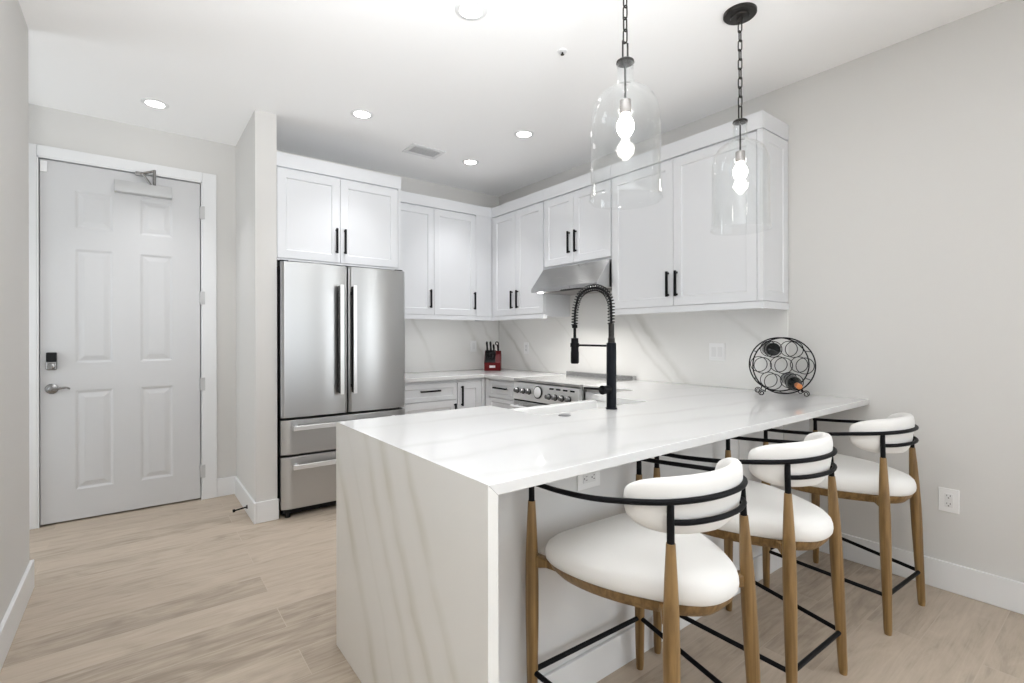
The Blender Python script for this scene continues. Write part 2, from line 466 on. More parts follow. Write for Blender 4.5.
# baseboards
BH, BT = .142, .016
def board(name, x0, x1, y0, y1): return struct(name, box(x0, x1, y0, y1, 0, BH), 'trim', bevel=.004)
board('baseboard_right', XW - BT, XW, -3.55, 1.245)
bm = bmesh.new(); bx(bm, XL, XL + BT, -3.55, YL + BT, 0, BH); bx(bm, XL - .13, XL, YL, YL + BT, 0, BH)
struct('baseboard_left', bm, 'trim', bevel=.003)
bm = bmesh.new()
bx(bm, PX0 - BT, PX0, PY - BT, YD - BT, 0, BH); bx(bm, PX0, PX1 + .006, PY - BT, PY, 0, BH)
struct('baseboard_partition', bm, 'trim', bevel=.003)
bm = bmesh.new()
bx(bm, .515, PX0 - .0, YD - BT, YD, 0, BH)
struct('baseboard_entry', bm, 'trim', bevel=.003)

# ------------------------------------------------------------ entry door
bm = bmesh.new()
bx(bm, -.615, -.512, YD - .022, YD, 0, 2.545); bx(bm, .42, .515, YD - .022, YD, 0, 2.545); bx(bm, -.512, .42, YD - .022, YD, 2.472, 2.545)
struct('trim_1', bm, 'trim', bevel=.004)
bm = bmesh.new()      # jamb lining behind the leaf
bx(bm, -.512, -.504, YD - .02, YD + .15, 0, 2.472); bx(bm, .412, .42, YD - .02, YD + .15, 0, 2.472); bx(bm, -.512, .42, YD - .02, YD + .15, 2.464, 2.472)
bx(bm, -.512, .42, YD + .06, YD + .15, 0, 2.47)
struct('trim_2', bm, 'trim')
# leaf with six raised panels
DX0, DX1, DZ0, DZ1 = -.499, .405, .012, 2.457
FD = ('y', YD + .045, -1)         # door face plane is at d = .045
def door_leaf():
    bm = bmesh.new()
    xs = [DX0, -.325, -.120, .034, .231, DX1]
    zs = [DZ0, .215, .90, 1.087, 1.875, 2.016, 2.28, DZ1]
    d = .045
    holes = [(1, 1), (3, 1), (1, 3), (3, 3), (1, 5), (3, 5)]
    V = {}
    def v(i, k):
        if (i, k) not in V: V[(i, k)] = bm.verts.new(fpt(FD, xs[i], d, zs[k]))
        return V[(i, k)]
    for i in range(5):
        for k in range(7):
            q = [v(i, k), v(i + 1, k), v(i + 1, k + 1), v(i, k + 1)]
            if (i, k) not in holes: bm.faces.new(q); continue
            prev = q
            for ins, dd in ((.006, d - .002), (.014, d - .006), (.022, d - .0065), (.050, d - .001), (.052, d - .0008)):
                cur = [bm.verts.new(fpt(FD, *t)) for t in ((xs[i] + ins, dd, zs[k] + ins), (xs[i + 1] - ins, dd, zs[k] + ins), (xs[i + 1] - ins, dd, zs[k + 1] - ins), (xs[i] + ins, dd, zs[k + 1] - ins))]
                for j in range(4): bm.faces.new((prev[j], prev[(j + 1) % 4], cur[(j + 1) % 4], cur[j]))
                prev = cur
            bm.faces.new(prev)
    b = [bm.verts.new(fpt(FD, x, 0, z)) for x, z in ((DX0, DZ0), (DX1, DZ0), (DX1, DZ1), (DX0, DZ1))]
    bm.faces.new(b)
    bm.faces.new([v(i, 0) for i in range(6)] + [b[1], b[0]])
    bm.faces.new([v(i, 7) for i in range(6)] + [b[2], b[3]])
    bm.faces.new([v(0, k) for k in range(8)] + [b[3], b[0]])
    bm.faces.new([v(5, k) for k in range(8)] + [b[2], b[1]])
    return bm
door = struct('door_1', door_leaf(), 'door')
bm = bmesh.new()
lathe(bm, [(.033, 0), (.035, .004), (.033, .012), (.018, .016), (.012, .02), (.012, .05)], 24, axis_mtx((-.442, YD, .918), (0, -1, 0)))
tube(bm, smooth_path([(-.442, YD - .046, .918), (-.42, YD - .05, .918), (-.39, YD - .048, .924), (-.365, YD - .046, .925), (-.348, YD - .044, .916)]), [.009] * 8 + [.008] * 8 + [.007] * 8 + [.006] * 9)
obj('lever_handle', bm, 'nickel', door, smooth=True)
db = obj('deadbolt', box(-.470, -.414, YD - .022, YD, 1.045, 1.165), 'nickel', door, bevel=.008)
obj('keypad', box(-.468, -.416, YD - .026, YD - .02, 1.100, 1.163), 'dark', db, bevel=.006)
bm = bmesh.new(); lathe(bm, [(.02, 0), (.018, .012), (.008, .014), (.008, .02)], 20, axis_mtx((-.442, YD - .021, 1.072), (0, -1, 0)))
bx(bm, -.446, -.438, YD - .05, YD - .035, 1.055, 1.089)
obj('thumb_turn', bm, 'nickel', db, smooth=True)
for z in (2.232, 1.569, .90, .222):
    bm = bmesh.new(); cyl(bm, (.4085, YD - .008, z - .05), (.4085, YD - .008, z + .05), .0075, seg=12)
    bx(bm, .4085, .436, YD - .026, YD - .02, z - .05, z + .05)
    obj('hinge', bm, 'silver_paint', door, smooth=True)
cb = bmesh.new()      # closer body: a wedge-topped cover
prof = [(YD, 2.30), (YD - .062, 2.30), (YD - .066, 2.31), (YD - .066, 2.35), (YD - .05, 2.385), (YD, 2.385)]
A = [cb.verts.new((-.112, y, z)) for y, z in prof]; B = [cb.verts.new((.225, y, z)) for y, z in prof]
cb.faces.new(A); cb.faces.new(B)
for j in range(6): cb.faces.new((A[j], A[(j + 1) % 6], B[(j + 1) % 6], B[j]))
closer = obj('door_closer', cb, 'silver_paint', door, bevel=.003)
bm = bmesh.new()
cyl(bm, (.118, YD - .05, 2.38), (.118, YD - .05, 2.492), .010)
tube(bm, [(.120, YD - .05, 2.487), (.034, YD - .036, 2.452)], .0085)
cyl(bm, (.098, YD - .05, 2.38), (.050, YD - .04, 2.455), .007)
bx(bm, .008, .052, YD - .044, YD - .018, 2.440, 2.466)
obj('closer_arm', bm, 'nickel', closer, smooth=True)
obj('alarm_sensor', box(-.497, -.463, YD - .012, YD, 2.375, 2.445), 'plastic', door, bevel=.002)
bm = bmesh.new()
cyl(bm, (PX0 - BT, 3.93, .055), (PX0 - BT - .006, 3.93, .055), .014); cyl(bm, (PX0 - BT, 3.93, .055), (PX0 - BT - .078, 3.93, .045), .0055)
cyl(bm, (PX0 - BT - .078, 3.93, .045), (PX0 - BT - .092, 3.93, .044), .011)
tag(obj('door_stop', bm, 'black', smooth=True), 'black rod door stop screwed to the baseboard beside the entry door', 'door stop')

# ------------------------------------------------------------ ceiling fittings
def downlight(loc, label):
    t = thing('recessed_light', label, 'ceiling light', loc, 'recessed ceiling lights')
    bm = bmesh.new()
    R = []
    prof = [(.052, -.002), (.055, -.006), (.070, -.005), (.077, -.001), (.077, 0.0), (.052, 0.0)]
    loops = [[(r * math.cos(2 * PI * k / 32), r * math.sin(2 * PI * k / 32), z) for k in range(32)] for r, z in prof]
    rings(bm, loops, closed=True)
    obj('trim_ring', bm, 'trim', t, smooth=True, world=False)
    bm = bmesh.new(); lathe(bm, [(.052, -.0025), (.052, -.0005)], 32)
    obj('diffuser', bm, 'lens', t, world=False)
    area_light('downlight_lamp', (loc[0], loc[1], loc[2] - .012), (0, 0, 0), .1, .1, DOWNLIGHT_W, (.985, .985, 1.0), math.radians(82), 'DISK')
    return t
downlight((1.267, 1.963, ZC), 'recessed ceiling light nearest the camera, at the top edge of the photo')
downlight((.111, 4.015, ZC), 'recessed ceiling light in front of the entry door')
downlight((1.255, 3.338, ZC), 'recessed ceiling light in front of the refrigerator')
downlight((2.362, 2.921, ZC), 'recessed ceiling light in front of the range hood')
downlight((2.363, 3.676, ZC), 'recessed ceiling light nearest the back corner of the kitchen')

vt = thing('ceiling_vent', 'white louvred air vent in the ceiling in front of the back cabinets', 'vent', (1.918, 3.695, ZC))
bm = bmesh.new()
for a in ((-.15, .15, -.105, -.065), (-.15, .15, .065, .105), (-.15, -.115, -.065, .065), (.115, .15, -.065, .065)): bx(bm, *a, -.008, 0)
obj('frame', bm, 'trim', vt, world=False, bevel=.003)
for k in range(5):
    bm = bmesh.new(); v = bx(bm, -.114, .114, -.013, .013, -.001, .001)
    bmesh.ops.transform(bm, matrix=Matrix.Translation((0, -.050 + k * .025, -.006)) @ Matrix.Rotation(.6, 4, 'X'), verts=bm.verts)
    obj('louver', bm, 'trim', vt, world=False)
obj('duct_opening', box(-.115, .115, -.065, .065, -.0015, 0), 'vent_dark', vt, world=False)
sp = thing('sprinkler_head', 'small silver fire sprinkler in the ceiling left of the pendants', 'sprinkler', (1.842, 1.945, ZC))
bm = bmesh.new(); lathe(bm, [(.026, 0), (.024, -.005), (.010, -.008)], 24); obj('escutcheon', bm, 'trim', sp, smooth=True, world=False)
bm = bmesh.new(); lathe(bm, [(.005, -.006), (.005, -.018), (.010, -.019), (.010, -.021), (.003, -.022)], 16); obj('sprinkler_nozzle', bm, 'bronze', sp, smooth=True, world=False)

# ------------------------------------------------------------ wall cabinets
FB = ('y', 4.09, -1)       # back-wall cabinets: carcass front plane, doors reach y = 4.07
FR = ('x', 2.89, -1)       # right-wall cabinets
FF = ('y', 3.75, -1)       # cabinet over the refrigerator
ZB, ZT, ZDB, ZDT, ZCR = 1.425, 2.465, 1.468, 2.452, 2.562
G = .0016
def wall_cabinet(name, label, F, u0, u1, depth, doors, z0=ZB, z1=ZT, handles=(), zdb=ZDB, zdt=ZDT, rail=True, fillers=(), crown=True, hz=None):
    a = fpt(F, (u0 + u1) / 2, -depth / 2, z0)
    t = thing(name, label, 'cabinet', a, 'white shaker wall cabinets')
    bm = bmesh.new(); fbox(bm, F, u0, u1, -depth, 0, z0 + (.03 if rail else 0), z1); obj('carcass', bm, 'cabinet', t)
    if rail:
        bm = bmesh.new(); fbox(bm, F, u0, u1, -.02, .02, z0, zdb - .003); fbox(bm, F, u0, u1, -depth, -.02, z0 + .02, z0 + .03)
        obj('light_rail', bm, 'cabinet', t)
    if crown:
        bm = bmesh.new(); fbox(bm, F, u0, u1, -depth, .024, z1, ZCR); obj('crown', bm, 'cabinet', t)
    for f0, f1 in fillers:
        bm = bmesh.new(); fbox(bm, F, f0, f1, 0, .018, zdb, z1); obj('filler', bm, 'cabinet', t)
    for (d0, d1), hu in zip(doors, handles):
        bm = bmesh.new(); shaker(bm, F, d0 + G, d1 - G, zdb, zdt)
        dr = obj('door', bm, 'cabinet', t)
        if hu is not None:
            h0, h1 = hz or (1.53, 1.70)
            h = obj('handle', bar_pull(F, hu, h0, h1, .02), 'black', dr); h['label'] = 'black bar handle'
    return t
D_ = .305
c = wall_cabinet('wall_cabinet', 'white cabinet with two doors directly above the refrigerator', FF, .789, 1.725, .64, [(.792, 1.233), (1.233, 1.700)], z0=1.806,
             handles=(1.203, 1.266), zdb=1.822, zdt=2.452, rail=False, hz=(1.89, 2.075))
bm = bmesh.new(); fbox(bm, FF, .789, 1.725, 0, .016, 1.806, 1.819); fbox(bm, FF, 1.7025, 1.725, 0, .016, 1.819, 2.465); obj('face_frame', bm, 'cabinet', c)
tag(obj('tall_side_panel', box(1.7265, 1.738, 3.745, 4.39, 0, 1.785), 'cabinet'), 'tall white panel standing right of the refrigerator, mostly hidden behind it', 'panel')
c = wall_cabinet('wall_cabinet', 'tall white cabinet on the back wall between refrigerator and corner', FB, 1.740, 2.868, D_, [(1.79, 2.213), (2.213, 2.679)],
             handles=(2.172, 2.655), fillers=((1.740, 1.788), (2.681, 2.868)))
# right-wall run, from the back corner towards the camera
wall_cabinet('wall_cabinet', 'white corner cabinet left of the range hood, two narrow doors', FR, 3.277, 4.398, D_, [(3.68, 4.048), (3.283, 3.68)],
             handles=(3.73, 3.645), fillers=((4.049, 4.0715),))
wall_cabinet('wall_cabinet', 'short white cabinet above the steel range hood', FR, 2.503, 3.275, D_, [(2.903, 3.272), (2.506, 2.903)], z0=1.852,
             handles=(2.951, 2.874), zdb=1.872, rail=False, hz=(1.955, 2.135))
c = wall_cabinet('wall_cabinet', 'large white two-door cabinet right of the hood, above the wine rack', FR, 1.378, 2.501, D_, [(1.96, 2.498), (1.400, 1.96)],
             handles=(1.997, 1.931))
bm = bmesh.new(); fbox(bm, FR, 1.378, 1.398, 0, .019, ZDB, ZT); obj('filler', bm, 'cabinet', c)
FE = ('y', 1.378, -1)
bm = bmesh.new(); shaker(bm, FE, 2.873, 3.196, ZDB, ZT - .004, th=.012, rec=.006); obj('end_panel', bm, 'cabinet', c)
bm = bmesh.new(); bx(bm, 2.866, 3.198, 1.363, 1.3775, ZT, ZCR); obj('crown_return', bm, 'cabinet', c)
bm = bmesh.new(); bx(bm, 2.870, 3.198, 1.363, 1.3775, ZB, ZDB - .003); obj('rail_return', bm, 'cabinet', c)

# ------------------------------------------------------------ backsplash
tag(obj('backsplash_slab', box(1.74, 3.18, 4.385, 4.399, .916, 1.454), 'splash_back'), 'grey-veined stone slab on the back wall behind the knife block', 'backsplash')
bm = bmesh.new(); bx(bm, 3.186, 3.1995, 1.368, 4.384, .916, 1.454); bx(bm, 3.186, 3.1995, 2.503, 3.275, 1.454, 1.70)
tag(obj('backsplash_slab', bm, 'splash_side'), 'grey-veined stone slab on the right wall behind range and wine rack', 'backsplash')

# ------------------------------------------------------------ refrigerator
fr = thing('refrigerator', 'stainless steel french-door refrigerator with two bottom freezer drawers', 'refrigerator', (1.258, 4.03, 0))
obj('body', box(.800, 1.714, 3.735, 4.36, .05, 1.765), 'dark', fr, bevel=.004)
def bowed(bm, x0, x1, z0, z1, y_back, y_front, bow, r=.018, n=14):
    """door slab with a softly bowed, round-edged front"""
    lo, hi = [], []
    P = [(x0, y_back)]
    for k in range(n + 1):
        s = k / n; x = x0 + (x1 - x0) * s
        e = min(s, 1 - s) * (x1 - x0)
        y = y_front + bow * (2 * s - 1) ** 2 + (r * (1 - math.sqrt(max(0, 1 - (1 - e / r) ** 2))) if e < r else 0)
        P.append((x, y))
    P.append((x1, y_back))
    prism(bm, P, z0, z1)
FBK, FFR = 3.728, 3.652
for x0, x1, hu in ((.803, 1.2655, 1.200), (1.2735, 1.733, 1.296)):
    bm = bmesh.new(); bowed(bm, x0, x1, .700, 1.790, FBK, FFR, .010, n=24)
    d = obj('door', bm, 'steel', fr, bevel=.003)
    bm = bmesh.new(); bx(bm, hu - .013, hu + .013, FFR - .066, FFR - .056, .845, 1.645)
    h = obj('handle', bm, 'steel_light', d, bevel=.003)
    bm = bmesh.new(); bx(bm, hu - .012, hu + .012, FFR - .0555, FFR - .010, .852, 1.638)  # black bar colours in the dark reflection on the handle side
    for z in (.90, 1.59): bx(bm, hu - .010, hu + .010, FFR - .02, FFR + .012, z - .012, z + .012)
    g = obj('handle_reflection', bm, 'dark', d, bevel=.002); g['label'] = 'black side of the handle, standing in for a dark reflection'
    bm = bmesh.new(); xx = .83 if x0 < 1 else 1.69
    bx(bm, xx - .03, xx + .03, 3.69, 3.738, 1.7905, 1.803); obj('hinge_cover', bm, 'dark', d, bevel=.004)
for z0, z1, hz in ((.441, .683, .632), (.062, .425, .362)):
    bm = bmesh.new(); bowed(bm, .803, 1.733, z0, z1, FBK, FFR, .010, n=24)
    d = obj('drawer', bm, 'steel', fr, bevel=.003)
    bm = bmesh.new(); bx(bm, .866, 1.668, FFR - .060, FFR - .042, hz - .016, hz + .016)
    for x in (.90, 1.62): bx(bm, x - .012, x + .012, FFR - .044, FFR + .014, hz - .011, hz + .011)
    obj('handle', bm, 'steel_light', d, bevel=.003)
obj('toe_grille', box(.82, 1.70, 3.72, 3.76, .012, .055), 'dark', fr)
for x in (.85, 1.67):
    bm = bmesh.new(); cyl(bm, (x, 3.70, 0), (x, 3.70, .05), .018); bx(bm, x - .025, x + .025, 3.68, 3.74, .03, .052); obj('foot', bm, 'dark', fr, smooth=True)

# ------------------------------------------------------------ base cabinets
FBB = ('y', 3.81, -1)     # back-wall base carcass; doors to 3.79
FRB = ('x', 2.61, -1)     # right-wall base
def base_cabinet(name, label, F, u0, u1, depth, drawers=(), doors=(), fillers=()):
    a = fpt(F, (u0 + u1) / 2, -depth / 2, 0)
    t = thing(name, label, 'cabinet', a, 'white shaker base cabinets')
    bm = bmesh.new(); fbox(bm, F, u0, u1, -depth, 0, .10, .884); obj('carcass', bm, 'cabinet', t)
    bm = bmesh.new(); fbox(bm, F, u0, u1, -.09, -.07, 0, .10); obj('toe_kick', bm, 'cabinet', t)
    for f0, f1 in fillers:
        bm = bmesh.new(); fbox(bm, F, f0, f1, 0, .018, .105, .872); obj('filler', bm, 'cabinet', t)
    for d0, d1, z0, z1 in drawers:
        bm = bmesh.new(); shaker(bm, F, d0 + G, d1 - G, z0, z1, w=.034)
        d = obj('drawer', bm, 'cabinet', t); m = (d0 + d1) / 2
        obj('handle', bar_pull(F, (m - .095, m + .095), (z0 + z1) / 2 + .015, 0, .02, 'u'), 'black', d)
    for d0, d1, z0, z1, hu in doors:
        bm = bmesh.new(); shaker(bm, F, d0 + G, d1 - G, z0, z1)
        d = obj('door', bm, 'cabinet', t)
        obj('handle', bar_pull(F, hu, z1 - .21, z1 - .03, .02), 'black', d)
    return t
base_cabinet('base_cabinet', 'white base cabinet with wide drawers beside the refrigerator', FBB, 1.742, 2.292, .57,
             drawers=[(1.745, 2.288, .708, .852)], doors=[(1.745, 2.288, .108, .700, 2.262)])
base_cabinet('base_cabinet', 'narrow white base cabinet with one door in the back corner', FBB, 2.294, 2.608, .57,
             doors=[(2.297, 2.552, .108, .852, 2.335)], fillers=((2.555, 2.588),))
base_cabinet('base_cabinet', 'white drawer base left of the range, below the knife block', FRB, 3.285, 3.788, .57,
             drawers=[(3.345, 3.725, .715, .862), (3.345, 3.725, .415, .707), (3.345, 3.725, .108, .407)], fillers=((3.286, 3.343), (3.727, 3.786)))
base_cabinet('base_cabinet', 'narrow white base cabinet between the range and the peninsula', FRB, 2.052, 2.5085, .57,
             doors=[(2.08, 2.505, .108, .862, 2.115)], fillers=((2.053, 2.078),))

pc = thing('peninsula_cabinet', 'long white panelled base under the marble peninsula, behind the stools', 'cabinet', (1.6, 1.6, 0))
bm = bmesh.new(); bx(bm, .688, 2.605, 1.268, 1.995, .10, .62); bx(bm, .688, 1.375, 1.268, 1.995, .62, .884); bx(bm, 2.225, 2.605, 1.268, 1.995, .62, .884)
bx(bm, 2.605, 3.19, 1.268, 2.04, .10, .884)
obj('carcass', bm, 'cabinet', pc)
obj('back_panel', box(.688, 3.198, 1.250, 1.266, 0, .884), 'panel', pc)
for a, b in ((2.372, 2.458), (2.856, 2.944)): obj('panel_stile', box(a, b, 1.244, 1.2505, .12, .884), 'panel', pc, bevel=.002)
obj('base_board', box(.688, 3.183, 1.236, 1.2495, 0, .125), 'trim', pc, bevel=.003)
FPK = ('y', 1.996, 1)
obj('toe_kick', box(.70, 2.60, 1.90, 1.92, 0, .10), 'cabinet', pc)
for d0, d1, z1, hu in ((.700, 1.035, .862, .995), (1.035, 1.372, .862, 1.075), (1.380, 1.80, .610, 1.76), (1.80, 2.22, .610, 1.84), (2.228, 2.55, .862, 2.27)):
    bm = bmesh.new(); shaker(bm, FPK, d0 + G, d1 - G, .108, z1); d = obj('door', bm, 'cabinet', pc)
    obj('handle', bar_pull(FPK, hu, z1 - .21, z1 - .03, .02), 'black', d)

# ------------------------------------------------------------ worktops
def slab(name, pts, mat, parent, z0=.885, z1=.915):
    bm = bmesh.new(); prism(bm, pts, z0, z1)
    for v in bm.verts:
        if v.co.z < .9 and abs(v.co.x - XE) < 1e-5: v.co.x += .030        # mitre
    return obj(name, bm, mat, parent, bevel=.0022)
wt = thing('peninsula_worktop', 'white marble peninsula worktop with waterfall end, stools tucked under it', 'countertop', (1.9, 1.5, 0))
XE, YN, YF = .656, .949, 2.042
slab('countertop', [(XE, YN), (3.197, YN), (3.197, 1.366), (3.185, 1.366), (3.185, 2.502), (2.565, 2.502), (2.565, YF), (2.172, YF), (2.172, 1.645), (1.428, 1.645), (1.428, YF), (XE, YF)], 'counter', wt)
bm = bmesh.new()
A = [bm.verts.new((x, YN, z)) for x, z in ((XE, 0), (XE + .0298, 0), (XE + .0298, .885), (XE, .9148))]; B = [bm.verts.new((v.co.x, YF, v.co.z)) for v in A]
bm.faces.new(A); bm.faces.new(B)
for j in range(4): bm.faces.new((A[j], A[(j + 1) % 4], B[(j + 1) % 4], B[j]))
w = obj('waterfall_panel', bm, 'waterfall', wt); w['label'] = 'white stone end panel with long beige-grey veins'
bm = bmesh.new(); prism(bm, [(1.742, 4.384), (1.742, 3.765), (2.565, 3.765), (2.565, 3.283), (3.185, 3.283), (3.185, 4.384)], .885, .915)
tag(obj('corner_worktop', bm, 'counter', bevel=.0022), 'white marble corner worktop in the back of the kitchen under the knife block', 'countertop')

# ------------------------------------------------------------ sink, faucet, button
sk = thing('apron_sink', 'white apron-front sink set into the peninsula behind the black faucet', 'sink', (1.8, 1.83, .64))
def basin():
    bm = bmesh.new()
    ox0, ox1, oy0, oy1 = 1.392, 2.208, 1.622, 2.062
    ix0, ix1, iy0, iy1 = 1.418, 2.182, 1.640, 2.012
    zb, zt, zi = .640, .884, .668
    def lp(x0, x1, y0, y1, z): return [bm.verts.new(p) for p in ((x0, y0, z), (x1, y0, z), (x1, y1, z), (x0, y1, z))]
    a = lp(ox0, ox1, oy0, oy1, zb); b = lp(ox0, ox1, oy0, oy1, zt); c_ = lp(ix0, ix1, iy0, iy1, zt); d = lp(ix0 + .01, ix1 - .01, iy0 + .01, iy1 - .01, zi)
    bm.faces.new(a); bm.faces.new(d)
    for A, B in ((a, b), (b, c_), (c_, d)):
        for j in range(4): bm.faces.new((A[j], A[(j + 1) % 4], B[(j + 1) % 4], B[j]))
    return bm
obj('basin', basin(), 'fireclay', sk, bevel=.008, seg=3)
bm = bmesh.new(); lathe(bm, [(.045, .667), (.045, .6705), (.03, .671), (.028, .669)], 24, Matrix.Translation((1.8, 1.83, 0))); obj('drain', bm, 'nickel', sk, smooth=True)

fx, fy = 1.814, 1.581
fc = thing('kitchen_faucet', 'tall matte black faucet with a coiled spring neck on the peninsula', 'faucet', (fx, fy, .915))
T0 = Matrix.Translation((fx, fy, 0))
bm = bmesh.new(); lathe(bm, [(.027, .9155), (.027, .922), (.0235, .924), (.0232, 1.228), (.021, 1.233), (.006, 1.2335)], 28, T0); obj('post', bm, 'black_glossy', fc, smooth=True)
bm = bmesh.new()
pr = [(.0165, 1.232), (.0165, 1.255)]
z = 1.256
pr += [(.0135, 1.256)]
while z < 1.325: pr += [(.0142, z), (.0142, z + .003), (.0125, z + .0032), (.0125, z + .0042)]; z += .0044
lathe(bm, pr, 20, T0); obj('neck_sleeve', bm, 'bronze', fc, smooth=True)
arc = [(fx, fy, 1.32), (fx, fy, 1.38), (fx, fy + .004, 1.43), (fx, fy + .030, 1.474), (fx, fy + .075, 1.500), (fx, fy + .125, 1.506), (fx, fy + .178, 1.494),
       (fx, fy + .218, 1.465), (fx, fy + .240, 1.410), (fx, fy + .246, 1.36), (fx, fy + .247, 1.318)]
path = smooth_path(arc, 14)
bm = bmesh.new(); tube(bm, path, .0058, 10); obj('hose', bm, 'dark', fc, smooth=True)
# spring wire wound round the hose
def helix(path, turns, r):
    n = turns * 12; lens = [0]
    for a, b in zip(path, path[1:]): lens.append(lens[-1] + (b - a).length)
    out = []; X = Vector((1, 0, 0)); j = 0
    for i in range(n + 1):
        s = lens[-1] * i / n
        while j < len(lens) - 2 and lens[j + 1] < s: j += 1
        t = (s - lens[j]) / (lens[j + 1] - lens[j]); p = path[j].lerp(path[j + 1], t)
        tg = (path[min(j + 2, len(path) - 1)] - path[max(j - 1, 0)]).normalized(); B = tg.cross(X).normalized()
        a = 2 * PI * turns * i / n
        out.append(p + X * r * math.cos(a) + B * r * math.sin(a))
    return out
bm = bmesh.new(); tube(bm, helix(path, 36, .0162), .0023, 6); obj('spring', bm, 'black', fc, smooth=True)
TS = Matrix.Translation((fx, fy + .247, 0))
bm = bmesh.new(); lathe(bm, [(.0105, 1.325), (.0145, 1.322), (.0145, 1.308), (.0075, 1.306), (.0075, 1.255)], 20, TS); obj('hose_collar', bm, 'black', fc, smooth=True)
bm = bmesh.new(); lathe(bm, [(.008, 1.256), (.0190, 1.254), (.0198, 1.19), (.0212, 1.18), (.0212, 1.128), (.017, 1.122)], 24, TS); obj('spray_head', bm, 'black', fc, smooth=True)
bm = bmesh.new(); tube(bm, [(fx, fy + .015, 1.218), (fx, fy + .232, 1.218)], .0052, 10)
rings(bm, [[(fx + r * math.cos(2 * PI * k / 20), fy + .247 + r * math.sin(2 * PI * k / 20), z) for k in range(20)] for r, z in ((.0205, 1.208), (.0235, 1.208), (.0235, 1.229), (.0205, 1.229))], closed=True)
obj('holder_arm', bm, 'black', fc, smooth=True)
bm = bmesh.new(); cyl(bm, (fx - .018, fy, 1.010), (fx - .060, fy, 1.010), .0195, seg=20); cyl(bm, (fx - .060, fy, 1.010), (fx - .066, fy, 1.010), .0215, seg=20)
tube(bm, [(fx - .064, fy, 1.012), (fx - .10, fy, 1.018), (fx - .185, fy, 1.028)], [.007, .0058, .0048], 10)
obj('lever', bm, 'black', fc, smooth=True)
bm = bmesh.new(); lathe(bm, [(.028, .9153), (.028, .918), (.022, .9195), (.0215, .919), (.02, .9205), (.004, .921)], 28, Matrix.Translation((1.503, 1.579, 0)))
tag(obj('disposal_button', bm, 'button_grey', smooth=True), 'small round grey push button on the worktop left of the faucet', 'button')

# ------------------------------------------------------------ range
rg = thing('range', 'stainless steel slide-in range with knobs under the hood', 'stove', (2.87, 2.89, 0))
RY0, RY1, RX = 2.512, 3.272, 2.545
obj('body', box(RX + .02, 3.18, RY0, RY1, .06, .895), 'steel_h', rg)
obj('cooktop', box(RX - .012, 3.135, RY0 - .004, RY1 + .004, .8955, .914), 'glass_top', rg, bevel=.002)
bm = bmesh.new(); bx(bm, 3.135, 3.182, RY0, RY1, .896, .946); obj('backguard', bm, 'steel_h', rg, bevel=.003)
FG = ('x', RX, -1)
bm = bmesh.new()
prof = [(RX + .02, .745), (RX - .022, .745), (RX - .024, .755), (RX - .012, .885), (RX + .02, .8945)]
A = [bm.verts.new((x, RY0, z)) for x, z in prof]; B = [bm.verts.new((x, RY1, z)) for x, z in prof]
bm.faces.new(A); bm.faces.new(B)
for j in range(5): bm.faces.new((A[j], A[(j + 1) % 5], B[(j + 1) % 5], B[j]))
cp = obj('control_panel', bm, 'steel_panel', rg, bevel=.002)
KN = Vector((-1, 0, .09)).normalized()
def kx(z): return RX - .024 + .012 * (z - .755) / .13
def knob(y, z, r=.019):
    bm = bmesh.new(); lathe(bm, [(r * 1.25, -.001), (r * 1.25, .005)], 24, axis_mtx((kx(z), y, z), KN)); k = obj('knob', bm, 'dark', cp, smooth=True)
    bm = bmesh.new(); lathe(bm, [(r * .95, .0052), (r, .012), (r * .92, .030), (r * .8, .034), (.002, .0345)], 24, axis_mtx((kx(z), y, z), KN))
    obj('knob_cap', bm, 'knob_grey', k, smooth=True)
for y in (3.215, 3.140, 3.065): knob(y, .818)
for y in (2.825, 2.752, 2.679, 2.606): knob(y, .800)
bm = bmesh.new(); lathe(bm, [(.050, -.001), (.050, .007), (.044, .009)], 32, axis_mtx((kx(.822), 2.955, .822), KN)); dl = obj('dial', bm, 'dark', cp, smooth=True)
bm = bmesh.new(); lathe(bm, [(.043, .0092), (.04, .011), (.002, .0115)], 32, axis_mtx((kx(.822), 2.955, .822), KN)); obj('dial_face', bm, 'plastic_in', dl, smooth=True)
for y in (2.80, 2.725, 2.65, 2.575):
    bm = bmesh.new(); bx(bm, kx(.862) - .004, kx(.862) + .004, y - .022, y + .022, .856, .868); obj('indicator_slot', bm, 'dark', cp)
obj('oven_door', box(RX - .02, RX + .019, RY0 + .004, RY1 - .004, .20, .735), 'steel_h', rg, bevel=.004)
obj('oven_window', box(RX - .0225, RX - .0195, RY0 + .12, RY1 - .12, .33, .60), 'black_glossy', rg)
bm = bmesh.new(); cyl(bm, (RX - .065, RY0 + .03, .69), (RX - .065, RY1 - .03, .69), .012)
for y in (RY0 + .06, RY1 - .06): cyl(bm, (RX - .065, y, .69), (RX - .015, y, .69), .009)
obj('oven_handle', bm, 'steel_light', rg, smooth=True)
obj('vent_slot', box(RX - .021, RX + .019, RY0 + .01, RY1 - .01, .736, .7445), 'dark', rg)
obj('storage_drawer', box(RX - .02, RX + .019, RY0 + .004, RY1 - .004, .075, .192), 'steel_h', rg, bevel=.004)
for x in (2.62, 3.1):
    for y in (RY0 + .05, RY1 - .05):
        bm = bmesh.new(); cyl(bm, (x, y, 0), (x, y, .06), .018); obj('foot', bm, 'dark', rg, smooth=True)

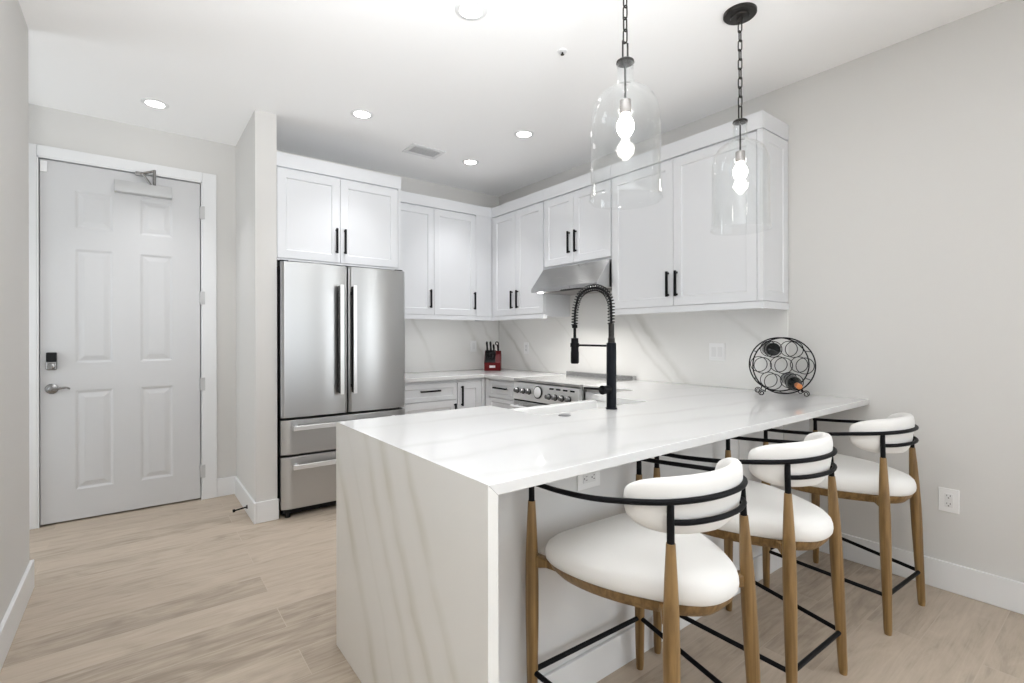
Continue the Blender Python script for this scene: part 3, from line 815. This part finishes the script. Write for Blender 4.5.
# ------------------------------------------------------------ range hood
hd = thing('range_hood', 'slanted stainless steel range hood under the short cabinet', 'range hood', (3.0, 2.89, 1.64))
HY0, HY1 = 2.507, 3.272
bm = bmesh.new()
prof = [(3.184, 1.640), (2.722, 1.640), (2.720, 1.668), (2.862, 1.850), (3.184, 1.850)]
A = [bm.verts.new((x, HY0, z)) for x, z in prof]; B = [bm.verts.new((x, HY1, z)) for x, z in prof]
bm.faces.new(A); bm.faces.new(B)
for j in range(5): bm.faces.new((A[j], A[(j + 1) % 5], B[(j + 1) % 5], B[j]))
obj('canopy', bm, 'steel_h', hd, bevel=.002)
obj('filter', box(2.80, 3.12, HY0 + .10, HY1 - .10, 1.635, 1.6405), 'socket', hd)
for y in (HY0 + .075, HY1 - .075):
    bm = bmesh.new(); lathe(bm, [(.026, 1.6365), (.026, 1.6405)], 20, Matrix.Translation((2.765, y, 0))); obj('lamp_lens', bm, 'hood_lamp', hd)
obj('control_strip', box(2.7185, 2.7215, 2.80, 3.0, 1.645, 1.663), 'steel_h', hd)
obj('button_strip', box(2.735, 2.775, 2.70, 2.92, 1.6335, 1.6405), 'dark', hd)
area_light('hood_lamp', (2.80, HY1 - .20, 1.630), (0, 0, 0), .05, .05, 2.0, (1, .97, .93), math.radians(110), 'DISK')
area_light('hood_lamp', (2.80, HY0 + .20, 1.630), (0, 0, 0), .05, .05, 2.0, (1, .97, .93), math.radians(110), 'DISK')

# ------------------------------------------------------------ outlets and switches
def wall_plate(name, label, F, u, z, w, h, kinds, cat):
    a = fpt(F, u, 0, z)
    t = thing(name, label, cat, a)
    bm = bmesh.new(); fbox(bm, F, u - w / 2, u + w / 2, .0005, .0065, z - h / 2, z + h / 2); obj('plate', bm, 'plastic', t, bevel=.002)
    n = len(kinds)
    for i, k in enumerate(kinds):
        uu = u + (i - (n - 1) / 2) * .046
        if k == 'rocker':
            bm = bmesh.new(); fbox(bm, F, uu - .0165, uu + .0165, .0066, .0090, z - .033, z + .033); obj('rocker', bm, 'plastic_in', t, bevel=.0015)
        else:
            horiz = k == 'duplex_h'
            bm = bmesh.new()
            if horiz: fbox(bm, F, uu - .033, uu + .033, .0066, .0085, z - .0165, z + .0165)
            else: fbox(bm, F, uu - .0165, uu + .0165, .0066, .0085, z - .033, z + .033)
            rc = obj('receptacle', bm, 'plastic_in', t, bevel=.0012)
            for s in (-.0195, .0195):
                bm = bmesh.new()
                for du, dz, hw, hh in ((-.0065, .004, .0011, .0042), (.0065, .004, .0011, .0036), (0, -.007, .0024, .0024)):
                    if horiz: du, dz, hw, hh = dz, du, hh, hw
                    cu, cz = (uu + s + du, z + dz) if horiz else (uu + du, z + s + dz)
                    fbox(bm, F, cu - hw, cu + hw, .0083, .0088, cz - hh, cz + hh)
                obj('socket_slots', bm, 'gap', rc)
    return t
wall_plate('wall_outlet', 'white outlet on the right wall above the baseboard, right of the last stool', ('x', XW, -1), .616, .448, .078, .116, ('duplex',), 'outlet')
wall_plate('wall_switch', 'white double switch plate left of the wine rack', ('x', 3.186, -1), 1.827, 1.155, .116, .120, ('rocker', 'rocker'), 'switch')
wall_plate('backsplash_outlet', 'white outlet on the veined right backsplash, right of the knife block', ('x', 3.186, -1), 3.905, 1.145, .075, .116, ('duplex',), 'outlet')
wall_plate('backsplash_switch', 'white switch plate on the back backsplash, left of the knife block', ('y', 4.385, -1), 2.848, 1.163, .075, .116, ('rocker',), 'switch')
wall_plate('island_outlet', 'white outlet turned sideways under the worktop edge, behind the nearest stool', ('y', 1.25, -1), 1.306, .752, .116, .078, ('duplex_h',), 'outlet')

# ------------------------------------------------------------ knife block
KB = Vector((2.925, 4.135, .9155))
KROT = math.radians(-40)          # faces the camera from the corner
KM = Matrix.Translation(KB) @ Matrix.Rotation(KROT, 4, 'Z')
kb = thing('knife_block', 'red and black knife block standing in the back corner of the worktop', 'knife block', KB)
def kprism(prof, x0, x1):
    bm = bmesh.new()
    A = [bm.verts.new(KM @ Vector((x0, y, z))) for y, z in prof]; B = [bm.verts.new(KM @ Vector((x1, y, z))) for y, z in prof]
    n = len(prof); bm.faces.new(A); bm.faces.new(B)
    for j in range(n): bm.faces.new((A[j], A[(j + 1) % n], B[(j + 1) % n], B[j]))
    return bm
obj('block_body', kprism([(-.065, 0), (.055, 0), (.085, .17), (.03, .205), (-.065, .085)], -.084, .084), 'red', kb, bevel=.006)
obj('slot_face', kprism([(-.066, .083), (-.061, .085), (.030, .2065), (.024, .208), (-.068, .088)], -.078, .03), 'dark', kb)
obj('logo_plate', kprism([(-.0665, .032), (-.0648, .032), (-.0648, .055), (-.0665, .055)], -.03, .03), 'white_label', kb)
kd = Vector((0, -.62, .785))      # handles lean out of the slanted face
def knife(name, label, x, s, length, r, tip_mat='nickel'):
    base = Vector((x, -.065 + .095 * s, .085 + .12 * s)) + kd * .006
    t = thing(name, label, 'knife', KM @ base, 'knives in the block')
    a = KM.to_3x3() @ kd
    side = KM.to_3x3() @ Vector((1, 0, 0)); up = a.cross(side)
    def sec(p, w, h): return [p + side * w * math.cos(q) + up * h * math.sin(q) for q in [2 * PI * k / 12 for k in range(12)]]
    P0 = KM @ base
    bm = bmesh.new()
    rings(bm, [sec(P0 + a * length * f, r * k1, r * 1.5 * k2) for f, k1, k2 in ((.08, .8, .8), (.15, 1, .95), (.4, .9, .85), (.7, 1, 1), (.93, 1.05, 1.15), (1, .7, .8))])
    obj('handle', bm, 'dark', t, smooth=True)
    bm = bmesh.new(); rings(bm, [sec(P0 + a * length * f, r * .85, r * 1.1) for f in (-.05, .085)]); obj('bolster', bm, tip_mat, t, smooth=True)
    return t
knife('kitchen_knife', 'black-handled knife at the left rear of the red block', -.056, .86, .128, .0105)
knife('kitchen_knife', 'black-handled knife standing in the middle rear of the red block', -.020, .90, .122, .0105)
knife('kitchen_knife', 'shorter black-handled knife right of the middle one in the red block', .012, .80, .100, .0105)
sx = knife('kitchen_shears', 'black-handled kitchen shears at the right rear of the red block', .054, .95, .072, .0105)
sx['category'] = 'scissors'
a_ = KM.to_3x3() @ kd; sd = KM.to_3x3() @ Vector((1, 0, 0))
bm = bmesh.new(); tube(bm, ring_path(Vector(sx.location) + a_ * .094 - sd * .008, 0.021, sd * .75, a_, 24), .005, 8, closed=True); obj('finger_loop', bm, 'dark', sx, smooth=True)
for i, x in enumerate((-.060, -.036, -.012, .012)):
    knife('steak_knife', ('leftmost small steak knife in the lower row of the red block', 'second small steak knife from the left in the lower row of the block',
                          'third small steak knife from the left in the lower row of the block', 'rightmost small steak knife in the lower row of the red block')[i], x, .30, .070, .0085)

# ------------------------------------------------------------ wine rack and bottles
AX = Vector((-.83, -.56, 0)).normalized()      # rack axis, pointing at the viewer
SD = Vector((.56, -.83, 0)).normalized()
UP = Vector((0, 0, 1))
RC = Vector((3.012, 1.329, 1.093)); RR = .160; HD = .072
wr = thing('wine_rack', 'round black wire wine rack with scroll feet at the wall end of the worktop', 'wine rack', (RC.x, RC.y, .915))
for sgn in (1, -1):
    c0 = RC + AX * HD * sgn
    bm = bmesh.new(); tube(bm, ring_path(c0, RR, SD, UP, 64), .0038, 8, closed=True); obj('outer_ring', bm, 'black', wr, smooth=True)
    for q, rr in [(0, 0)] + [(PI / 3 * k, .108) for k in range(6)]:
        bm = bmesh.new(); tube(bm, ring_path(c0 + SD * rr * math.cos(q) + UP * rr * math.sin(q), .0455, SD, UP, 36), .0024, 6, closed=True)
        obj('bottle_ring', bm, 'black', wr, smooth=True)
for k in range(6):
    q = PI / 3 * k + PI / 6
    o_ = SD * RR * math.cos(q) + UP * RR * math.sin(q)
    bm = bmesh.new(); tube(bm, [RC + o_ - AX * HD, RC + o_ + AX * HD], .0026, 6); obj('cross_bar', bm, 'black', wr, smooth=True)
def scroll(c0, sgn):
    base = c0 + SD * sgn * .098 + UP * (-.150)
    pts = []
    # arm from the ring down to a spiral resting on the worktop
    cx, cz = .016, -.0085
    for k in range(40):
        f = k / 39; ang = PI * .9 - f * 2 * PI * 1.55; r = .0185 - .0135 * f
        pts.append(base + SD * sgn * (cx + r * math.cos(ang)) + UP * (cz + r * math.sin(ang)))
    start = c0 + SD * sgn * RR * math.cos(math.radians(-55)) + UP * RR * math.sin(math.radians(-55))
    bm = bmesh.new(); tube(bm, [start] + pts, .0030, 6); return bm
for sgn in (1, -1):
    for s2 in (1, -1): obj('scroll_foot', scroll(RC + AX * HD * sgn, s2), 'black', wr, smooth=True)
def bottle(name, label, q, rr, flip, slide, foil, tilt=0.0):
    c0 = RC + SD * rr * math.cos(q) + UP * rr * math.sin(q)
    d = (AX * (1 if not flip else -1) + UP * tilt).normalized()
    p0 = c0 - d * slide
    t = thing(name, label, 'bottle', p0)
    prof = [(.002, .014), (.014, .010), (.026, .002), (.031, 0), (.0352, .002), (.0372, .008), (.0375, .19), (.035, .205), (.022, .232), (.0148, .25), (.0140, .252)]
    bm = bmesh.new(); lathe(bm, prof, 28, axis_mtx(p0, d)); obj('glass_body', bm, 'bottle', t, smooth=True)
    bm = bmesh.new(); lathe(bm, [(.0144, .2515), (.0142, .298), (.0152, .300), (.0152, .307), (.012, .309)], 24, axis_mtx(p0, d)); obj('foil_cap', bm, foil, t, smooth=True)
bottle('wine_bottle', 'dark wine bottle lying base-out in the upper left ring of the rack', 2 * PI / 3, .108, True, .092, 'dark')
bottle('wine_bottle', 'dark wine bottle with orange foil neck pointing out of the lower right ring', -PI / 3, .108, False, .112, 'copper', -.07)

# ------------------------------------------------------------ pendants
def pendant(loc, label):
    """hangs from loc on the ceiling; the glass rim top sits .525 below"""
    t = thing('pendant_lamp', label, 'pendant lamp', loc, 'glass pendants over the peninsula')
    bm = bmesh.new(); lathe(bm, [(.074, 0), (.074, -.012), (.069, -.017), (.043, -.019), (.041, -.027), (.014, -.03), (.012, -.05), (.004, -.052)], 36); obj('ceiling_canopy', bm, 'bronze', t, smooth=True, world=False)
    zt = -.525
    # chain of oval links, alternately turned
    bm = bmesh.new(); n = 9; z0, z1 = -.046, zt + .078; pitch = (z0 - z1) / n
    for k in range(n):
        zc = z0 - pitch * (k + .5); ax = Vector((1, 0, 0)) if k % 2 else Vector((0, 1, 0))
        hl = pitch * .5 + .0035; w_ = .0088
        pts = []
        for q in range(20):
            an = 2 * PI * q / 20; cc, ss = math.cos(an), math.sin(an)
            pts.append(ax * w_ * cc + Vector((0, 0, zc + (hl - w_) * (1 if ss > 0 else -1) * min(1, abs(ss) * 3) + w_ * ss)))
        tube(bm, pts, .0030, 6, closed=True)
    obj('chain', bm, 'bronze', t, smooth=True, world=False)
    bm = bmesh.new()      # square stirrup between chain and cap
    tube(bm, [(-.014, 0, zt + .012), (-.014, 0, zt + .078), (.014, 0, zt + .078), (.014, 0, zt + .012)], .0036, 6)
    cyl(bm, (0, 0, zt + .014), (0, 0, zt - .17), .0042, seg=10)
    obj('stem', bm, 'bronze', t, smooth=True, world=False)
    bm = bmesh.new(); lathe(bm, [(.006, zt + .014), (.026, zt + .011), (.0325, zt + .006), (.0335, zt), (.03, zt - .002)], 28); obj('cap', bm, 'bronze', t, smooth=True, world=False)
    bm = bmesh.new(); lathe(bm, [(.008, zt - .135), (.021, zt - .14), (.022, zt - .178), (.020, zt - .19)], 24); so = obj('socket', bm, 'socket', t, smooth=True, world=False)
    out = [(.0315, zt), (.031, zt - .03), (.0315, zt - .06), (.036, zt - .082), (.055, zt - .095), (.085, zt - .110), (.110, zt - .132), (.126, zt - .162), (.1335, zt - .20),
           (.1345, zt - .25), (.1345, zt - .46), (.1375, zt - .487), (.139, zt - .50)]
    out = [(r if r < .04 else .04 + (r - .04) * .935, z if z > zt - .3 else z - .008) for r, z in out]
    out += [(out[-1][0] + .0025, out[-1][1] - .003), (out[-1][0] + .001, out[-1][1] - .007)]
    inn = [(r - .0028, z) for r, z in out[:-2]]
    loops = [[(r * math.cos(2 * PI * k / 56), r * math.sin(2 * PI * k / 56), z) for k in range(56)] for r, z in out + inn[::-1]]
    bm = bmesh.new(); rings(bm, loops, closed=True); obj('glass_shade', bm, 'glass', t, smooth=True, world=False)
    b0 = zt - .188
    bm = bmesh.new(); lathe(bm, [(.013, b0), (.015, b0 - .010), (.024, b0 - .022), (.031, b0 - .038), (.0325, b0 - .052), (.029, b0 - .067), (.021, b0 - .080), (.011, b0 - .090), (.003, b0 - .096), (.0005, b0 - .0965)], 24)
    obj('bulb', bm, 'bulb', t, smooth=True, world=False)
    d = bpy.data.lights.new('bulb_light', 'POINT'); d.energy = BULB_W; d.color = (1, .95, .87); d.shadow_soft_size = .035
    lo = bpy.data.objects.new('bulb_light', d); COL.objects.link(lo); lo.location = (loc[0], loc[1], loc[2] + b0 - .05)
    return t
pendant((1.458, 1.20, ZC), 'clear glass bell pendant nearest the camera, lit bulb, hanging over the peninsula')
pendant((2.300, 1.20, ZC), 'clear glass bell pendant with its ceiling canopy in view, nearer the wall')

# ------------------------------------------------------------ counter stools
def make_stool(label):
    t = thing('counter_stool', label, 'stool', (0, 0, 0), 'counter stools at the peninsula')
    FX, FY, BX0, BY0, BX1, BY1 = .258, .250, .200, -.238, .166, -.208
    ZW = .738                                        # where the wood turns into black metal
    def leg(x0, y0, x1, y1, ztop):
        d = Vector((x1 - x0, y1 - y0, ztop)); k = [(.0125, 0), (.0150, .02), (.0178, .18), (.0208, .36), (.0214, .46), (.0200, .56), (.0160, .66), (.0118, ZW)]
        bm = bmesh.new(); loops = []
        for r, z in k:
            c0 = Vector((x0, y0, 0)) + d * (z / ztop)
            loops.append([c0 + Vector((r * math.cos(2 * PI * q / 20), r * math.sin(2 * PI * q / 20), 0)) for q in range(20)])
        rings(bm, loops); o = obj('leg', bm, 'wood', t, smooth=True, world=False)
        a = Vector((x0, y0, 0)) + d * (ZW / ztop); b = Vector((x0, y0, 0)) + d
        bm = bmesh.new(); cyl(bm, a - Vector((0, 0, .002)), b, .0098, .0092, 14)
        mt = obj('metal_tip', bm, 'black', o, smooth=True, world=False)
    for s in (-1, 1):
        leg(s * FX, FY, s * FX, FY + .002, .797); leg(s * BX0, BY0, s * BX1, BY1, .842)
    half = [(FX, FY + .012, .797), (.266, .12, .806), (.262, -.02, .820), (.236, -.125, .834), (.182, -.204, .842), (.098, -.250, .846)]
    top = [(-x, y, z) for x, y, z in half] + [(0, -.264, .847)] + half[::-1]
    bm = bmesh.new(); tube(bm, smooth_path(top, 8), .0080, 10); obj('arm_rail', bm, 'black', t, smooth=True, world=False)
    low = [(-BX1, BY1 + .003, .788), (-.130, -.236, .789), (-.068, -.258, .790), (0, -.265, .790), (.068, -.258, .790), (.130, -.236, .789), (BX1, BY1 + .003, .788)]
    bm = bmesh.new(); tube(bm, smooth_path(low, 8), .0076, 10); obj('back_rail', bm, 'black', t, smooth=True, world=False)
    # curved back cushion inside the rails
    cl = smooth_path([(-.214, -.100, 0), (-.203, -.130, 0), (-.178, -.164, 0), (-.135, -.198, 0), (-.07, -.222, 0), (0, -.231, 0), (.07, -.222, 0), (.135, -.198, 0), (.178, -.164, 0), (.203, -.130, 0), (.214, -.100, 0)], 6)
    n = len(cl); loops = []
    for i, p in enumerate(cl):
        tg = (cl[min(i + 1, n - 1)] - cl[max(i - 1, 0)]).normalized(); nn = Vector((tg.y, -tg.x, 0))    # points outward/back
        f = abs(2 * i / (n - 1) - 1)
        e = math.sqrt(max(0.0, 1 - max(0, (f - .25) / .75) ** 2.4))
        e = max(e, .10)
        hh = (.083 - .014 * f) * (.22 + .78 * e); th = .025 * (.35 + .65 * e); zc = .829 - .008 * (1 - f)
        lp = []
        for q in range(24):
            a = 2 * PI * q / 24; cx_, sx_ = math.cos(a), math.sin(a)
            px = math.copysign(abs(cx_) ** .72, cx_) * th; pz = math.copysign(abs(sx_) ** .72, sx_) * hh
            lp.append(p + nn * (pz * .12) + nn * px + Vector((0, 0, zc + pz)))
        loops.append(lp)
    bm = bmesh.new(); rings(bm, loops); o = obj('backrest', bm, 'fabric', t, smooth=True, world=False)
    # seat pad and the wooden frame below it
    half = [(0, .238), (.10, .238), (.185, .234), (.228, .218), (.250, .185), (.256, .12), (.242, .03), (.211, -.06), (.172, -.135), (.130, -.20), (.085, -.246), (.042, -.266), (0, -.270)]
    sp_ = smooth_path([(x, y, 0) for x, y in half], 4)
    outl = [(p.x, p.y) for p in sp_] + [(-p.x, p.y) for p in reversed(sp_[1:-1])]
    def loop(k, z, cy=-.01): return [(x * k, (y - cy) * k + cy, z) for x, y in outl]
    lays = [(.93, .560), (.972, .562), (.992, .570), (1.0, .582), (.996, .597), (.975, .613), (.92, .627), (.78, .640), (.5, .649), (.2, .652), (.02, .652)]
    bm = bmesh.new(); rings(bm, [loop(k, z) for k, z in lays]); obj('seat', bm, 'fabric', t, smooth=True, world=False)
    bm = bmesh.new(); rings(bm, [loop(k, z) for k, z in ((.80, .526), (.87, .522), (.935, .541), (.965, .5595), (.7, .5598))])
    fo = obj('seat_frame', bm, 'wood', t, smooth=True, world=False)
    for s in (-1, 1):                                  # tapered arms from frame to legs
        for (ax_, ay_), (bx_, by_), w0, w1 in (((s * .200, .185), (s * (FX - .008), FY - .004), .030, .016), ((s * .105, -.155), (s * .174, -.209), .034, .020)):
            bm = bmesh.new(); a = Vector((ax_, ay_, .543)); b = Vector((bx_, by_, .548)); d = (b - a).normalized(); sd_ = Vector((-d.y, d.x, 0))
            lps = []
            for f, hw, hz in ((0, w0, .013), (.5, (w0 + w1) * .40, .012), (1, w1 * .85, .021)):
                c0 = a.lerp(b, f); lps.append([c0 + sd_ * hw * u + Vector((0, 0, hz * v)) for u, v in ((-1, -.8), (-.8, -1), (.8, -1), (1, -.8), (1, .8), (.8, 1), (-.8, 1), (-1, .8))])
            rings(bm, lps); obj('bracket', bm, 'wood', fo, smooth=True, world=False)
    # footrest
    zf, zb = .195, .158
    fxl, bxl = FX, BX0 - (BX0 - BX1) * zb / .842
    for pts in ([(-fxl, FY, zf), (fxl, FY, zf)], [(-bxl, BY0 + .006, zb), (bxl, BY0 + .006, zb)],
                [(-fxl, FY, zf), (-bxl, BY0 + .006, zb)], [(fxl, FY, zf), (bxl, BY0 + .006, zb)]):
        bm = bmesh.new(); tube(bm, pts, .0084, 10); obj('foot_rail', bm, 'black', t, smooth=True, world=False)
    return t
stool = make_stool('cream and wood counter stool nearest the camera, at the waterfall end')
stool.location = (1.256, .950, 0); stool.rotation_euler = (0, 0, math.radians(-2.2))
dup(stool, (1.908, .950, 0), math.radians(-1.6), 'cream and wood counter stool in the middle of the three')
dup(stool, (2.740, .910, 0), math.radians(-3.2), 'cream and wood counter stool standing nearest the right wall')
